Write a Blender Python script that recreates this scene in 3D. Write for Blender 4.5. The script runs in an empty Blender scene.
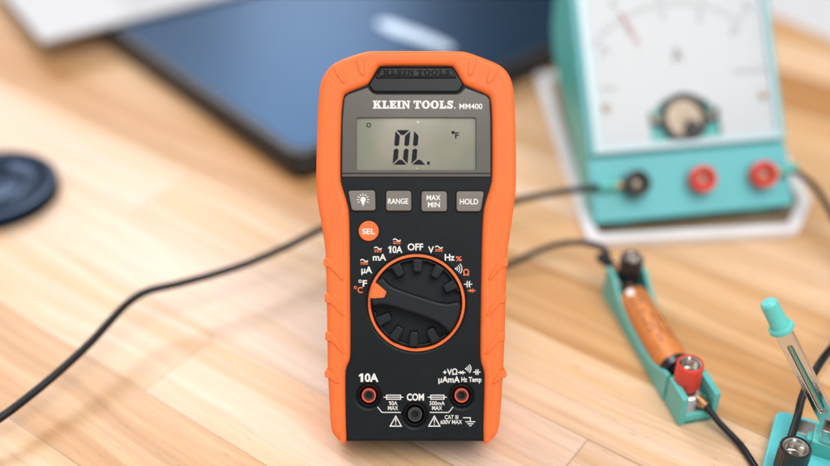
import bpy, bmesh, math, random
from mathutils import Vector, Matrix, Euler
random.seed(4)
S = 0.001                      # everything below is written in millimetres
scene = bpy.context.scene
C = scene.collection
R = math.radians

# ------------------------------------------------------------------ camera numbers
TH = R(37); FPX = 1073.0; HC = 325.0; DM = 408.0; K = DM / FPX
sT, cT = math.sin(TH), math.cos(TH)
def at(px, py, h=0.0):
    """point of the table (or of a plane h mm above it) seen at a photo pixel"""
    t = (py - 233) / FPX
    z = (HC - h) / (sT + t * cT)
    return Vector(((px - 415) / FPX * z, z * (cT - t * sT), h))

# ------------------------------------------------------------------ materials
def mat(name, col, rough=0.5, metal=0.0, spec=0.5, coat=0.0, bump=0.0, bscale=600, var=0.0, vscale=60,
        sss=0.0, trans=0.0, coat_rough=0.1, emit=None, aniso=0.0, rvar=0.0):
    m = bpy.data.materials.new(name); m.use_nodes = True
    nt = m.node_tree; b = nt.nodes['Principled BSDF']
    b.inputs['Base Color'].default_value = (*col, 1)
    b.inputs['Roughness'].default_value = rough
    b.inputs['Metallic'].default_value = metal
    b.inputs['Specular IOR Level'].default_value = spec
    b.inputs['Coat Weight'].default_value = coat
    b.inputs['Coat Roughness'].default_value = coat_rough
    b.inputs['Subsurface Weight'].default_value = sss
    b.inputs['Subsurface Radius'].default_value = (1, 1, 1)
    b.inputs['Subsurface Scale'].default_value = 0.002
    b.inputs['Transmission Weight'].default_value = trans
    tc = nt.nodes.new('ShaderNodeTexCoord')
    if bump:
        n = nt.nodes.new('ShaderNodeTexNoise'); n.inputs['Scale'].default_value = bscale; n.inputs['Detail'].default_value = 3
        nt.links.new(tc.outputs['Object'], n.inputs['Vector'])
        bp = nt.nodes.new('ShaderNodeBump'); bp.inputs['Strength'].default_value = bump; bp.inputs['Distance'].default_value = 0.0002
        nt.links.new(n.outputs['Fac'], bp.inputs['Height']); nt.links.new(bp.outputs['Normal'], b.inputs['Normal'])
    if var or rvar:
        n = nt.nodes.new('ShaderNodeTexNoise'); n.inputs['Scale'].default_value = vscale; n.inputs['Detail'].default_value = 5
        n.inputs['Roughness'].default_value = 0.6
        nt.links.new(tc.outputs['Object'], n.inputs['Vector'])
        if var:
            mp = nt.nodes.new('ShaderNodeMapRange'); mp.inputs['To Min'].default_value = 1 - var; mp.inputs['To Max'].default_value = 1 + var
            mp.inputs['From Min'].default_value = .3; mp.inputs['From Max'].default_value = .7
            nt.links.new(n.outputs['Fac'], mp.inputs['Value'])
            mx = nt.nodes.new('ShaderNodeVectorMath'); mx.operation = 'SCALE'; mx.inputs[0].default_value = col
            nt.links.new(mp.outputs['Result'], mx.inputs['Scale']); nt.links.new(mx.outputs[0], b.inputs['Base Color'])
        if rvar:
            mp = nt.nodes.new('ShaderNodeMapRange'); mp.inputs['To Min'].default_value = rough - rvar; mp.inputs['To Max'].default_value = rough + rvar
            mp.inputs['From Min'].default_value = .3; mp.inputs['From Max'].default_value = .7
            nt.links.new(n.outputs['Fac'], mp.inputs['Value']); nt.links.new(mp.outputs['Result'], b.inputs['Roughness'])
    if emit:
        b.inputs['Emission Color'].default_value = (*emit, 1); b.inputs['Emission Strength'].default_value = 1
    return m

M = {}
M['orange'] = mat('orange_rubber', (0.88, 0.165, 0.034), 0.48, spec=.33, bump=.16, bscale=2200, sss=.12, var=.06, vscale=55, rvar=.05)
M['orange_print'] = mat('orange_print', (0.86, 0.17, 0.045), 0.5)
M['black'] = mat('black_abs_plastic', (0.0065, 0.0092, 0.011), 0.42, spec=.17, bump=.22, bscale=3500, var=.15, vscale=50, rvar=.05)
M['knob'] = mat('black_knob_plastic', (0.007, 0.010, 0.013), 0.42, spec=.25, bump=.3, bscale=3000, var=.15)
M['gloss'] = mat('glossy_black_plastic', (0.006, 0.008, 0.010), 0.28, spec=.25, bump=.08, bscale=1500)
M['deep'] = mat('dark_recess', (0.004, 0.004, 0.005), 0.6, spec=.2)
M['bezel'] = mat('warm_grey_bezel', (0.088, 0.079, 0.066), 0.3, spec=.4, coat=.15, bump=.05, bscale=900, var=.05)
M['keys'] = mat('grey_rubber_keys', (0.185, 0.170, 0.147), 0.6, spec=.3, bump=.2, bscale=2500, var=.05)
M['white'] = mat('white_print', (0.78, 0.78, 0.75), 0.55)
M['darkprint'] = mat('grey_moulding', (0.05, 0.05, 0.05), 0.5)
M['seg'] = mat('lcd_segment', (0.008, 0.010, 0.015), 0.5, spec=.15)
M['jackring'] = mat('red_orange_plastic', (0.72, 0.09, 0.035), 0.4)
M['teal'] = mat('teal_plastic', (0.095, 0.46, 0.42), 0.38, spec=.5, bump=.12, bscale=900, sss=.15, var=.05, vscale=80, rvar=.06)
M['teal_front'] = mat('teal_panel_plastic', (0.12, 0.47, 0.50), 0.42, spec=.5, bump=.1, bscale=900, sss=.1, var=.05, vscale=40, rvar=.06)
M['aqua'] = mat('aqua_plastic', (0.10, 0.50, 0.52), 0.33, spec=.5, bump=.12, bscale=900, sss=.15, var=.05, vscale=80, rvar=.06)
M['mint'] = mat('mint_plastic', (0.12, 0.55, 0.51), 0.35, spec=.5, bump=.1, bscale=900, sss=.25, var=.05)
M['nickel'] = mat('nickel', (0.62, 0.58, 0.53), 0.16, metal=1, bump=.1, bscale=400, rvar=.08, vscale=200)
M['brass'] = mat('brass', (0.70, 0.46, 0.20), 0.3, metal=1, bump=.1, bscale=600)
M['copper'] = mat('copper_lug', (0.72, 0.36, 0.18), 0.28, metal=1, bump=.3, bscale=700)
M['red'] = mat('red_plastic', (0.70, 0.050, 0.028), 0.35, spec=.5, bump=.1, bscale=800, sss=.1, rvar=.08)
M['postblack'] = mat('black_post_plastic', (0.010, 0.010, 0.012), 0.28, spec=.5, bump=.1, bscale=800)
M['cable'] = mat('black_cable_rubber', (0.006, 0.008, 0.010), 0.42, spec=.3, bump=.15, bscale=1200, rvar=.06)
M['cell'] = mat('copper_orange_wrap', (0.60, 0.21, 0.052), 0.45, metal=.1, spec=.3, bump=.1, var=.10, vscale=260, rvar=.06)
M['dial'] = mat('white_dial_card', (0.52, 0.555, 0.58), 0.4, var=.01, coat=.3)
M['clearrim'] = mat('pale_clear_plastic', (0.50, 0.66, 0.71), 0.22, spec=.6, sss=.2)
M['tray'] = mat('white_tray_plastic', (0.74, 0.72, 0.72), 0.4, spec=.4, bump=.1, bscale=300, sss=.1, var=.03)
M['trayfloor'] = mat('brown_shade_floor', (0.26, 0.18, 0.11), 0.7, var=.15, vscale=100)  # brown stands in for the shaded gap and wood showing through
M['paper'] = mat('white_paper', (0.54, 0.54, 0.55), 0.65, bump=.1, bscale=200, var=.02)
M['ink'] = mat('grey_ink', (0.30, 0.29, 0.30), 0.7)
M['needle'] = mat('red_needle', (0.75, 0.12, 0.10), 0.5)
M['scaleink'] = mat('scale_ink', (0.30, 0.30, 0.31), 0.6)
M['lid'] = mat('sky_tinted_lid', (0.026, 0.066, 0.130), 0.27, metal=.75, spec=.5)  # blue base tint stands in for the reflected sky
M['laptopedge'] = mat('black_laptop_edge', (0.012, 0.013, 0.016), 0.4, bump=.1, bscale=1200)
M['pale_streak'] = mat('pale_streak_metal', (0.60, 0.70, 0.82), 0.32, metal=.4, bump=.05, bscale=300)
M['cellprint'] = mat('brown_print', (0.09, 0.030, 0.012), 0.5)
M['mech'] = mat('dull_brass_plate', (0.42, 0.34, 0.26), 0.45, metal=.6, bump=.4, bscale=500, var=.3, vscale=400)
M['cap'] = mat('glossy_black_cap', (0.005, 0.018, 0.042), 0.24, metal=.6, spec=.3, bump=.05, bscale=800, rvar=.04)

def lcd_mat():
    m = bpy.data.materials.new('lcd_glass'); m.use_nodes = True; nt = m.node_tree; b = nt.nodes['Principled BSDF']
    tc = nt.nodes.new('ShaderNodeTexCoord'); n = nt.nodes.new('ShaderNodeTexNoise'); n.inputs['Scale'].default_value = 60; n.inputs['Detail'].default_value = 1
    nt.links.new(tc.outputs['Object'], n.inputs['Vector'])
    r = nt.nodes.new('ShaderNodeValToRGB'); r.color_ramp.elements[0].position = .35; r.color_ramp.elements[1].position = .65
    r.color_ramp.elements[0].color = (0.165, 0.175, 0.118, 1); r.color_ramp.elements[1].color = (0.240, 0.222, 0.165, 1)
    nt.links.new(n.outputs['Fac'], r.inputs['Fac']); nt.links.new(r.outputs['Color'], b.inputs['Base Color'])
    b.inputs['Roughness'].default_value = .3; b.inputs['Coat Weight'].default_value = .5; b.inputs['Coat Roughness'].default_value = .05
    return m
M['lcd'] = lcd_mat()

def wood_mat():
    m = bpy.data.materials.new('laminated_maple_boards'); m.use_nodes = True; nt = m.node_tree; N = nt.nodes; L = nt.links
    b = N['Principled BSDF']
    tc = N.new('ShaderNodeTexCoord')
    def math_(op, a, bb=None, c=None, clamp=False):
        n = N.new('ShaderNodeMath'); n.operation = op; n.use_clamp = clamp
        for i, v in enumerate((a, bb, c)):
            if v is None: continue
            if isinstance(v, (int, float)): n.inputs[i].default_value = v
            else: L.new(v, n.inputs[i])
        return n.outputs[0]
    def dot(vec):
        n = N.new('ShaderNodeVectorMath'); n.operation = 'DOT_PRODUCT'; L.new(tc.outputs['Object'], n.inputs[0]); n.inputs[1].default_value = vec
        return n.outputs['Value']
    def comb(x, y, z):
        n = N.new('ShaderNodeCombineXYZ')
        for i, v in enumerate((x, y, z)):
            if isinstance(v, (int, float)): n.inputs[i].default_value = v
            else: L.new(v, n.inputs[i])
        return n.outputs[0]
    def noise(vec, scale=1, detail=4, rough=.55, dist=0):
        n = N.new('ShaderNodeTexNoise'); n.inputs['Scale'].default_value = scale; n.inputs['Detail'].default_value = detail
        n.inputs['Roughness'].default_value = rough; n.inputs['Distortion'].default_value = dist; L.new(vec, n.inputs['Vector']); return n.outputs['Fac']
    def rng(v, a, c, lo, hi):
        n = N.new('ShaderNodeMapRange'); L.new(v, n.inputs['Value']); n.inputs['From Min'].default_value = a; n.inputs['From Max'].default_value = c
        n.inputs['To Min'].default_value = lo; n.inputs['To Max'].default_value = hi; return n.outputs['Result']
    W, LB = 43.0, 430.0
    u = dot((809, -588, 0)); v = dot((588, 809, 0))
    vv = math_('DIVIDE', math_('SUBTRACT', v, 192.5), W)
    row = math_('FLOOR', vv); fv = math_('FRACT', vv)
    shift = math_('MULTIPLY', math_('FRACT', math_('MULTIPLY', row, .618)), LB)
    uu = math_('DIVIDE', math_('ADD', math_('ADD', u, 281.0), shift), LB)
    col = math_('FLOOR', uu); fu = math_('FRACT', uu)
    wn = N.new('ShaderNodeTexWhiteNoise'); wn.noise_dimensions = '2D'; L.new(comb(row, col, 0), wn.inputs['Vector'])
    rnd = wn.outputs['Value']
    r10 = math_('MULTIPLY', rnd, 57.0)
    # slow figure, growth-ring streaks and fine fibre
    warp = noise(comb(math_('MULTIPLY', u, .006), math_('MULTIPLY', v, .02), r10), 1, 2)
    vw = math_('ADD', v, math_('MULTIPLY', math_('SUBTRACT', warp, .5), 26.0))
    fig = noise(comb(math_('MULTIPLY', u, .0035), math_('MULTIPLY', vw, .075), r10), 1, 4, .55, 1.2)
    streak = noise(comb(math_('MULTIPLY', u, .007), math_('MULTIPLY', vw, .33), r10), 1, 5, .65, .8)
    fibre = noise(comb(math_('MULTIPLY', u, .05), math_('MULTIPLY', v, 2.6), r10), 1, 4, .6)
    fleck = noise(comb(math_('MULTIPLY', u, .16), math_('MULTIPLY', v, 1.1), r10), 1, 2, .5)
    acc = None                                       # stave tones; the palest rows also carry window glare as colour
    for rr, tv in {-3: .4, -2: .6, -1: .30, 0: .80, 1: .95, 2: .95, 3: .12, 4: .45, 5: .72, 6: .55, 7: .7, 8: .6, 9: .0, 10: .6, 11: .35, 12: .98, 13: .9}.items():
        q = math_('MULTIPLY', math_('COMPARE', row, float(rr), .1), tv)
        acc = q if acc is None else math_('ADD', acc, q)
    tone = math_('ADD', math_('ADD', math_('MULTIPLY', acc, .56), math_('MULTIPLY', rnd, .18)), math_('MULTIPLY', rng(fig, .32, .68, 0, 1), .30))
    cr = N.new('ShaderNodeValToRGB'); e = cr.color_ramp.elements
    e[0].position = 0.0; e[0].color = (0.35, 0.140, 0.040, 1)
    e[1].position = 1.0; e[1].color = (0.78, 0.59, 0.465, 1)
    k = e.new(.32); k.color = (0.53, 0.275, 0.105, 1)
    k = e.new(.65); k.color = (0.68, 0.43, 0.235, 1)
    L.new(tone, cr.inputs['Fac'])
    f1 = rng(streak, .30, .70, .85, 1.09)
    f2 = rng(fibre, .3, .7, .92, 1.06)
    f3 = rng(fleck, .67, .76, 1.0, .62)
    mul = math_('MULTIPLY', math_('MULTIPLY', f1, f2), f3)
    # glue lines between the staves and end joints
    d1 = math_('MULTIPLY', math_('MINIMUM', fv, math_('SUBTRACT', 1.0, fv)), W)
    d2 = math_('MULTIPLY', math_('MINIMUM', fu, math_('SUBTRACT', 1.0, fu)), LB)
    dm = math_('MINIMUM', d1, d2)
    sm = rng(dm, .10, .55, .62, 1.0)
    n = N.new('ShaderNodeClamp'); n.inputs['Min'].default_value = .6; n.inputs['Max'].default_value = 1; L.new(sm, n.inputs['Value'])
    mul = math_('MULTIPLY', mul, n.outputs[0])
    sc = N.new('ShaderNodeVectorMath'); sc.operation = 'SCALE'; L.new(cr.outputs['Color'], sc.inputs[0]); L.new(mul, sc.inputs['Scale'])
    L.new(sc.outputs[0], b.inputs['Base Color'])
    L.new(rng(fig, .3, .7, .46, .40), b.inputs['Roughness'])
    b.inputs['Specular IOR Level'].default_value = .42
    b.inputs['Coat Weight'].default_value = .10; b.inputs['Coat Roughness'].default_value = .28
    bp = N.new('ShaderNodeBump'); bp.inputs['Strength'].default_value = .25; bp.inputs['Distance'].default_value = .0003
    L.new(math_('ADD', fibre, math_('MULTIPLY', n.outputs[0], .8)), bp.inputs['Height']); L.new(bp.outputs['Normal'], b.inputs['Normal'])
    return m
M['wood'] = wood_mat()

# ------------------------------------------------------------------ geometry helpers
def tag(o, label=None, cat=None, group=None, kind=None):
    if label: o['label'] = label
    if cat: o['category'] = cat
    if group: o['group'] = group
    if kind: o['kind'] = kind
    return o
def thing(name, loc, rot, label, cat, group=None):
    o = bpy.data.objects.new(name, None); C.objects.link(o); o.empty_display_size = .01
    o.location = Vector(loc) * S; o.rotation_euler = rot
    return tag(o, label, cat, group)
def finish(bm, name, m, parent=None, sharp=35):
    me = bpy.data.meshes.new(name); bm.to_mesh(me); bm.free()
    me.materials.append(M[m])
    for p in me.polygons: p.use_smooth = True
    me.set_sharp_from_angle(angle=R(sharp))
    o = bpy.data.objects.new(name, me); C.objects.link(o)
    if parent: o.parent = parent
    return o
def chaikin(pts, n=1, closed=True):
    for _ in range(n):
        q = []; L = len(pts)
        for i in range(L if closed else L - 1):
            a, b = pts[i], pts[(i + 1) % L]
            q.append((a[0] * .75 + b[0] * .25, a[1] * .75 + b[1] * .25)); q.append((a[0] * .25 + b[0] * .75, a[1] * .25 + b[1] * .75))
        pts = q if closed else [pts[0]] + q[1:-1] + [pts[-1]]
    return pts
def rounded(pts, r, n=5):
    out = []; L = len(pts)
    for i in range(L):
        p0, p, p1 = Vector(pts[i - 1]), Vector(pts[i]), Vector(pts[(i + 1) % L])
        a = (p0 - p); b = (p1 - p); rr = min(r, a.length * .45, b.length * .45)
        A = p + a.normalized() * rr; B = p + b.normalized() * rr
        for k in range(n + 1):
            t = k / n; out.append(tuple(A * (1 - t) ** 2 + p * 2 * t * (1 - t) + B * t * t))
    return out
def circle(cx, cy, r, n=48): return [(cx + r * math.cos(2 * math.pi * i / n), cy + r * math.sin(2 * math.pi * i / n)) for i in range(n)]
def plate(bm, loops, w0, w1, bevel=0.0, res=3, T=None):
    """2D loops (mm) extruded from w0 to w1 with rounded rims, added to bm in metres"""
    cu = bpy.data.curves.new('tmp', 'CURVE'); cu.dimensions = '2D'; cu.fill_mode = 'BOTH'
    for lp in loops:
        sp = cu.splines.new('POLY'); sp.points.add(len(lp) - 1)
        for i, p in enumerate(lp): sp.points[i].co = (p[0], p[1], 0, 1)
        sp.use_cyclic_u = True
    h = (w1 - w0) / 2
    cu.extrude = max(h - bevel, 0.0001); cu.bevel_depth = bevel; cu.bevel_resolution = res; cu.offset = -bevel
    o = bpy.data.objects.new('tmp', cu); C.objects.link(o)
    dg = bpy.context.evaluated_depsgraph_get(); me = bpy.data.meshes.new_from_object(o.evaluated_get(dg))
    mt = Matrix.Scale(S, 4) @ (T or Matrix.Identity(4)) @ Matrix.Translation((0, 0, (w0 + w1) / 2))
    me.transform(mt); bm.from_mesh(me)
    bpy.data.objects.remove(o); bpy.data.curves.remove(cu); bpy.data.meshes.remove(me)
    return bm
def box(bm, x0, x1, y0, y1, z0, z1, bevel=0.3, T=None, r=None):
    lp = [(x0, y0), (x1, y0), (x1, y1), (x0, y1)]
    return plate(bm, [rounded(lp, r if r is not None else bevel * 1.5, 3)], z0, z1, bevel, 2, T)
def lathe(bm, prof, n=48, T=None, cap=True):
    """prof = [(r, z)...] mm"""
    T = Matrix.Scale(S, 4) @ (T or Matrix.Identity(4)); rings = []
    for r, z in prof:
        if r < 1e-6: rings.append([bm.verts.new(T @ Vector((0, 0, z)))])
        else: rings.append([bm.verts.new(T @ Vector((r * math.cos(2 * math.pi * i / n), r * math.sin(2 * math.pi * i / n), z))) for i in range(n)])
    for a, b in zip(rings, rings[1:]):
        for i in range(n):
            j = (i + 1) % n
            if len(a) == 1: bm.faces.new((a[0], b[i], b[j]))
            elif len(b) == 1: bm.faces.new((a[i], a[j], b[0]))
            else: bm.faces.new((a[i], a[j], b[j], b[i]))
    bmesh.ops.recalc_face_normals(bm, faces=bm.faces)
    return bm
def spline(pts, n=10):
    P = [Vector(p) for p in pts]; P = [P[0] * 2 - P[1]] + P + [P[-1] * 2 - P[-2]]; out = []
    for i in range(1, len(P) - 2):
        for k in range(n):
            t = k / n; a, b, c, d = P[i - 1:i + 3]
            out.append(.5 * ((2 * b) + (c - a) * t + (2 * a - 5 * b + 4 * c - d) * t * t + (3 * b - a - 3 * c + d) * t ** 3))
    out.append(P[-2]); return out
def tube(bm, pts, r, n=16, sub=10):
    path = spline(pts, sub); prev = None; rings = []
    for i, p in enumerate(path):
        d = (path[min(i + 1, len(path) - 1)] - path[max(i - 1, 0)]).normalized()
        if prev is None: a = d.orthogonal().normalized()
        else: a = (prev - d * prev.dot(d)).normalized()
        prev = a; b = d.cross(a); rr = r(i / (len(path) - 1)) if callable(r) else r
        rings.append([bm.verts.new((p + (a * math.cos(2 * math.pi * k / n) + b * math.sin(2 * math.pi * k / n)) * rr) * S) for k in range(n)])
    for A, B in zip(rings, rings[1:]):
        for k in range(n): bm.faces.new((A[k], A[(k + 1) % n], B[(k + 1) % n], B[k]))
    bm.faces.new(rings[0][::-1]); bm.faces.new(rings[-1])
    bmesh.ops.recalc_face_normals(bm, faces=bm.faces)
    return bm
def strokeloop(pts, w):
    P = [Vector(p[:2]) for p in pts]; A = []; B = []
    for i, p in enumerate(P):
        d1 = (P[i] - P[i - 1]).normalized() if i > 0 else None; d2 = (P[i + 1] - P[i]).normalized() if i < len(P) - 1 else None
        if d1 is None: d1 = d2
        if d2 is None: d2 = d1
        d = (d1 + d2).normalized(); nrm = Vector((-d.y, d.x)); c = max(.5, nrm.dot(Vector((-d1.y, d1.x))))
        A.append(tuple(p + nrm * w / 2 / c)); B.append(tuple(p - nrm * w / 2 / c))
    return A + B[::-1]

# text: the built-in font, turned to mesh and fitted to a box in mm
def text_mesh(s, bold):
    cu = bpy.data.curves.new('t', 'FONT'); cu.body = s; cu.size = 10; cu.offset = bold; cu.extrude = .02; cu.resolution_u = 4
    o = bpy.data.objects.new('t', cu); C.objects.link(o)
    dg = bpy.context.evaluated_depsgraph_get(); me = bpy.data.meshes.new_from_object(o.evaluated_get(dg))
    bpy.data.objects.remove(o); bpy.data.curves.remove(cu); return me
def bounds(me):
    xs = [v.co.x for v in me.vertices]; ys = [v.co.y for v in me.vertices]; return min(xs), max(xs), min(ys), max(ys)
CAP = bounds(text_mesh('H', 0))[3]
def text(bm, s, cx, cy, h, w, z, bold=.25, T=None, thick=.06, shear=0):
    me = text_mesh(s, bold); x0, x1, y0, y1 = bounds(me)
    sx = w / (x1 - x0); sy = h / (CAP + 2 * bold)
    mt = Matrix.Scale(S, 4) @ (T or Matrix.Identity(4)) @ Matrix.Translation((cx - w / 2 - x0 * sx, cy - h / 2 + bold * sy, z)) @ Matrix.Diagonal((sx, sy, thick / .04, 1))
    me.transform(mt); bm.from_mesh(me); bpy.data.meshes.remove(me); return bm

# ------------------------------------------------------------------ table
bm = bmesh.new()
box(bm, -900, 900, -250, 1500, -38, 0, 2.5)
tag(finish(bm, 'table_top', 'wood'), kind='structure')

# ------------------------------------------------------------------ multimeter
P0 = Vector((0, DM * cT - 80 * sT, HC - DM * sT - 80 * cT))       # middle of the front lower edge
def U(px): return (px - 415) * K
def V(py): return (443 - py) * K
def Q(pts): return [(U(a), V(b)) for a, b in pts]
mm = thing('multimeter', P0, (R(90) - TH, 0, 0), 'digital multimeter in an orange rubber boot, leaning back on its stand, OL on the screen', 'multimeter')

outerL = [(343, 444), (336, 438), (330.5, 430), (329, 400), (327.5, 371), (327, 340), (326.5, 300), (325.5, 262), (325, 246), (320.5, 220), (316.5, 197),
          (315.8, 175), (316.8, 130), (318.6, 92), (320.5, 81), (324, 73.5), (329.5, 66), (337, 60.5), (350, 55.5), (364, 51.2), (372, 50)]
outerR = [(460, 50.2), (468, 51.5), (483, 57), (497, 62.5), (505, 68), (510, 75), (512.8, 83), (514.4, 95), (516.2, 130), (516.6, 175), (515.6, 197), (511.5, 225),
          (508, 250), (507, 262), (505.8, 300), (505, 335), (503.5, 371), (501.5, 405), (499, 431), (494, 438), (487.5, 444)]
innerR = [(483, 444), (484.2, 400), (484.8, 375), (483.5, 368.5), (480.8, 362), (480.2, 350), (481.5, 268), (482.8, 213), (486, 200), (491.4, 184), (492.3, 176), (492.4, 118),
          (491, 99), (488, 94), (466, 85), (462.5, 82), (454, 67), (451, 65.2)]
innerL = [(381, 65.2), (378, 67), (369.8, 81), (366.5, 84.5), (345.5, 92.5), (342.8, 97), (340.8, 120), (340, 176), (341, 184), (347, 202), (349.3, 215), (349.8, 268),
          (350.4, 348), (349.8, 360), (346.2, 367), (345, 374), (345.5, 420), (346.5, 444)]
bm = bmesh.new()
boot = chaikin(outerL + outerR + innerR + innerL, 2)
plate(bm, [Q(boot)], -36, 0.6, 2.1, 5)
for dy, sh in ((0, 0), (36, .8), (74, 1.4)):
    for sgn in (1, -1):
        rib = [(323.8, 258.8), (325.6, 256.6), (329, 257.4), (337, 266.5), (344.5, 279.5), (341.5, 280), (330, 267.5), (326, 266.5), (324.0, 265)]
        rib = [(416.1 + sgn * (x + sh - 416.1) + (0 if sgn > 0 else -.3 - sh * 1.2), y + dy) for x, y in rib]
        plate(bm, [Q(rib)], -22, 1.1, .6, 4)
for sgn in (1, -1):
    rib = [(324.6, 371.5), (327, 369), (331, 370.5), (339, 382), (337, 383.5), (329, 377), (325.2, 377)]
    rib = [(415.6 + sgn * (x - 415.6), y) for x, y in rib]; plate(bm, [Q(rib)], -22, 1.25, .5, 3)
    for q in ([(332.5, 68.5), (341, 65.5), (347, 81), (345, 83), (342, 83)], [(354.5, 57.2), (362.5, 55.5), (365.5, 73.5), (363.5, 75.5), (360.5, 75)]):
        q = [(416.3 + sgn * (x - 416.3), y) for x, y in q]; plate(bm, [Q(chaikin(q, 1))], 0, 1.0, .4, 3)
boot_o = finish(bm, 'boot', 'orange', mm, 50)

# body: deep case behind, face layer with three jack holes in front
bm = bmesh.new()
body = [(346.5, 442.2), (341, 436), (335, 380), (333, 262), (324, 190), (325, 120), (327, 86), (334, 72), (365, 58), (415, 57), (466, 58), (497, 70), (506, 86), (508, 120),
        (508, 190), (499, 262), (497, 380), (489, 436), (483, 442.2)]
face = [(345.6, 442.2), (344, 436), (341, 380), (341, 268), (334, 190), (335, 120), (337, 92), (345, 84), (370, 62), (415, 61), (461, 62), (487, 84), (496, 92), (498, 120),
        (498, 190), (490, 268), (490, 380), (486, 436), (484.4, 442.2)]
plate(bm, [Q(chaikin(body, 1))], -30, -8.5, 1.0)
small = [(345, 436), (341, 380), (345, 90), (470, 60), (490, 90), (491, 380), (485, 436)]
plate(bm, [Q(rounded([(345, 415), (338, 262), (330, 190), (333, 90), (370, 62), (461, 62), (500, 90), (503, 190), (495, 262), (487, 415)], 4))], -38.5, -28, 2.5)
J = [(368.6, 396.1, 11.7), (461.8, 396.1, 11.7), (415, 415.1, 11.9)]
plate(bm, [Q(face), Q([(355.3, 115.8), (477.2, 115.8), (477.2, 170.7), (355.3, 170.7)]), circle(U(416.5), V(302.6), 48.2 * K, 96)] + [circle(U(x), V(y), r * K, 56) for x, y, r in J], -9, -1.4, 1.3, 4)
body_o = finish(bm, 'body', 'black', mm)
# kickstand behind
bm = bmesh.new()
a, b = Vector((0, 95, -38)), Vector((0, 60.6, -107))
d = (b - a); L = d.length; d.normalize(); zax = Vector((1, 0, 0)).cross(d)
T = Matrix(((1, d.x, zax.x, a.x), (0, d.y, zax.y, a.y), (0, d.z, zax.z, a.z), (0, 0, 0, 1)))
plate(bm, [rounded([(-20, 0), (20, 0), (18, L - 1), (-18, L - 1)], 4), rounded([(-13, 8), (13, 8), (12, L - 9), (-12, L - 9)], 3)], -1.5, 1.5, .5, 2, T)
finish(bm, 'kickstand', 'orange', mm)

# hanger moulding at the top
bm = bmesh.new()
plate(bm, [Q(rounded([(379, 66), (453, 66), (464.2, 84), (460, 90.8), (456.5, 92), (376, 92), (372.5, 91), (367.8, 84)], 2))], -5, -.7, .8)
plate(bm, [Q(rounded([(380.5, 67), (451.5, 67), (457, 77.5), (375, 77.5)], 1.5))], -2, .35, .9)
hang = finish(bm, 'hanger', 'gloss', mm)

# slab-serif brand lettering
G = {
 'K': (10.6, [[(0,0),(5.2,0),(5.2,1.6),(4.2,1.6),(4.2,3.6),(5,4.4),(6.4,1.6),(5.8,1.6),(5.8,0),(10.6,0),(10.6,1.6),(9.8,1.6),(7.1,6.2),(8.9,8.4),(10,8.4),(10,10),(5.8,10),(5.8,8.4),(6.5,8.4),(4.2,5.8),(4.2,8.4),(5.2,8.4),(5.2,10),(0,10),(0,8.4),(1.2,8.4),(1.2,1.6),(0,1.6)]]),
 'L': (8, [[(0,0),(8,0),(8,4),(6.6,4),(6,1.8),(4.2,1.8),(4.2,8.4),(5.4,8.4),(5.4,10),(0,10),(0,8.4),(1.2,8.4),(1.2,1.6),(0,1.6)]]),
 'E': (8.2, [[(0,0),(8.2,0),(8.2,3.6),(6.9,3.6),(6.2,1.7),(4.2,1.7),(4.2,4.2),(5.2,4.2),(5.2,3.2),(6.4,3.2),(6.4,7),(5.2,7),(5.2,5.9),(4.2,5.9),(4.2,8.3),(6.2,8.3),(6.8,6.6),(8,6.6),(8,10),(0,10),(0,8.4),(1.2,8.4),(1.2,1.6),(0,1.6)]]),
 'I': (5.4, [[(0,0),(5.4,0),(5.4,1.6),(4.2,1.6),(4.2,8.4),(5.4,8.4),(5.4,10),(0,10),(0,8.4),(1.2,8.4),(1.2,1.6),(0,1.6)]]),
 'N': (10.4, [[(0,0),(4.2,0),(4.2,1.6),(3,1.6),(3,6.6),(7.6,0),(9.2,0),(9.2,8.4),(10.4,8.4),(10.4,10),(6.2,10),(6.2,8.4),(7.4,8.4),(7.4,4.4),(3.6,10),(0,10),(0,8.4),(1.2,8.4),(1.2,1.6),(0,1.6)]]),
 'T': (9.4, [[(2,0),(7.4,0),(7.4,1.6),(6.2,1.6),(6.2,8.3),(7.6,8.3),(8.2,6.4),(9.4,6.4),(9.4,10),(0,10),(0,6.4),(1.2,6.4),(1.8,8.3),(3.2,8.3),(3.2,1.6),(2,1.6)]]),
 'O': (10, [[(5+5*math.cos(i*math.pi/16), 5+5.2*math.sin(i*math.pi/16)) for i in range(32)], [(5+2*math.cos(i*math.pi/16), 5+3.5*math.sin(i*math.pi/16)) for i in range(32)]]),
}
def brand(bm, x0, x1, ybase, h, z, thick=.08, bev=0):
    word = 'KLEIN TOOLS.'; adv = 0; items = []
    for ch in word:
        if ch == ' ': adv += 3.2; continue
        items.append((ch, adv)); adv += {'S': 8.4, '.': 1.6}.get(ch) or G[ch][0]; adv += .8
    sx = (x1 - x0) / (adv - .8); sy = h / 10
    for ch, a in items:
        if ch == 'S':
            cl = [(7.0, 7.0), (6.2, 8.5), (4.4, 9.0), (2.6, 8.6), (1.9, 7.3), (2.6, 6.0), (4.4, 5.1), (6.0, 4.0), (6.6, 2.8), (5.8, 1.4), (4.2, 1.0), (2.4, 1.3), (1.3, 3.0)]
            lps = [[strokeloop(cl, 2.3)], [[(6.7, 6.6), (7.9, 6.6), (7.9, 10), (6.7, 10)]], [[(.4, 0), (1.5, 0), (1.5, 3.4), (.4, 3.4)]]]
        elif ch == '.': lps = [[circle(.8, .9, .9, 10)]]
        else: lps = [G[ch][1]]
        for i, lp in enumerate(lps):
            plate(bm, [[(x0 + (p[0] + a) * sx, ybase + p[1] * sy) for p in l] for l in lp], z + i * .01, z + thick + i * .01, bev, 1)
bm = bmesh.new(); brand(bm, U(383), U(452), V(75), 5.6 * K, .30, .35, .05)
finish(bm, 'lettering', 'deep', hang)

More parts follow.
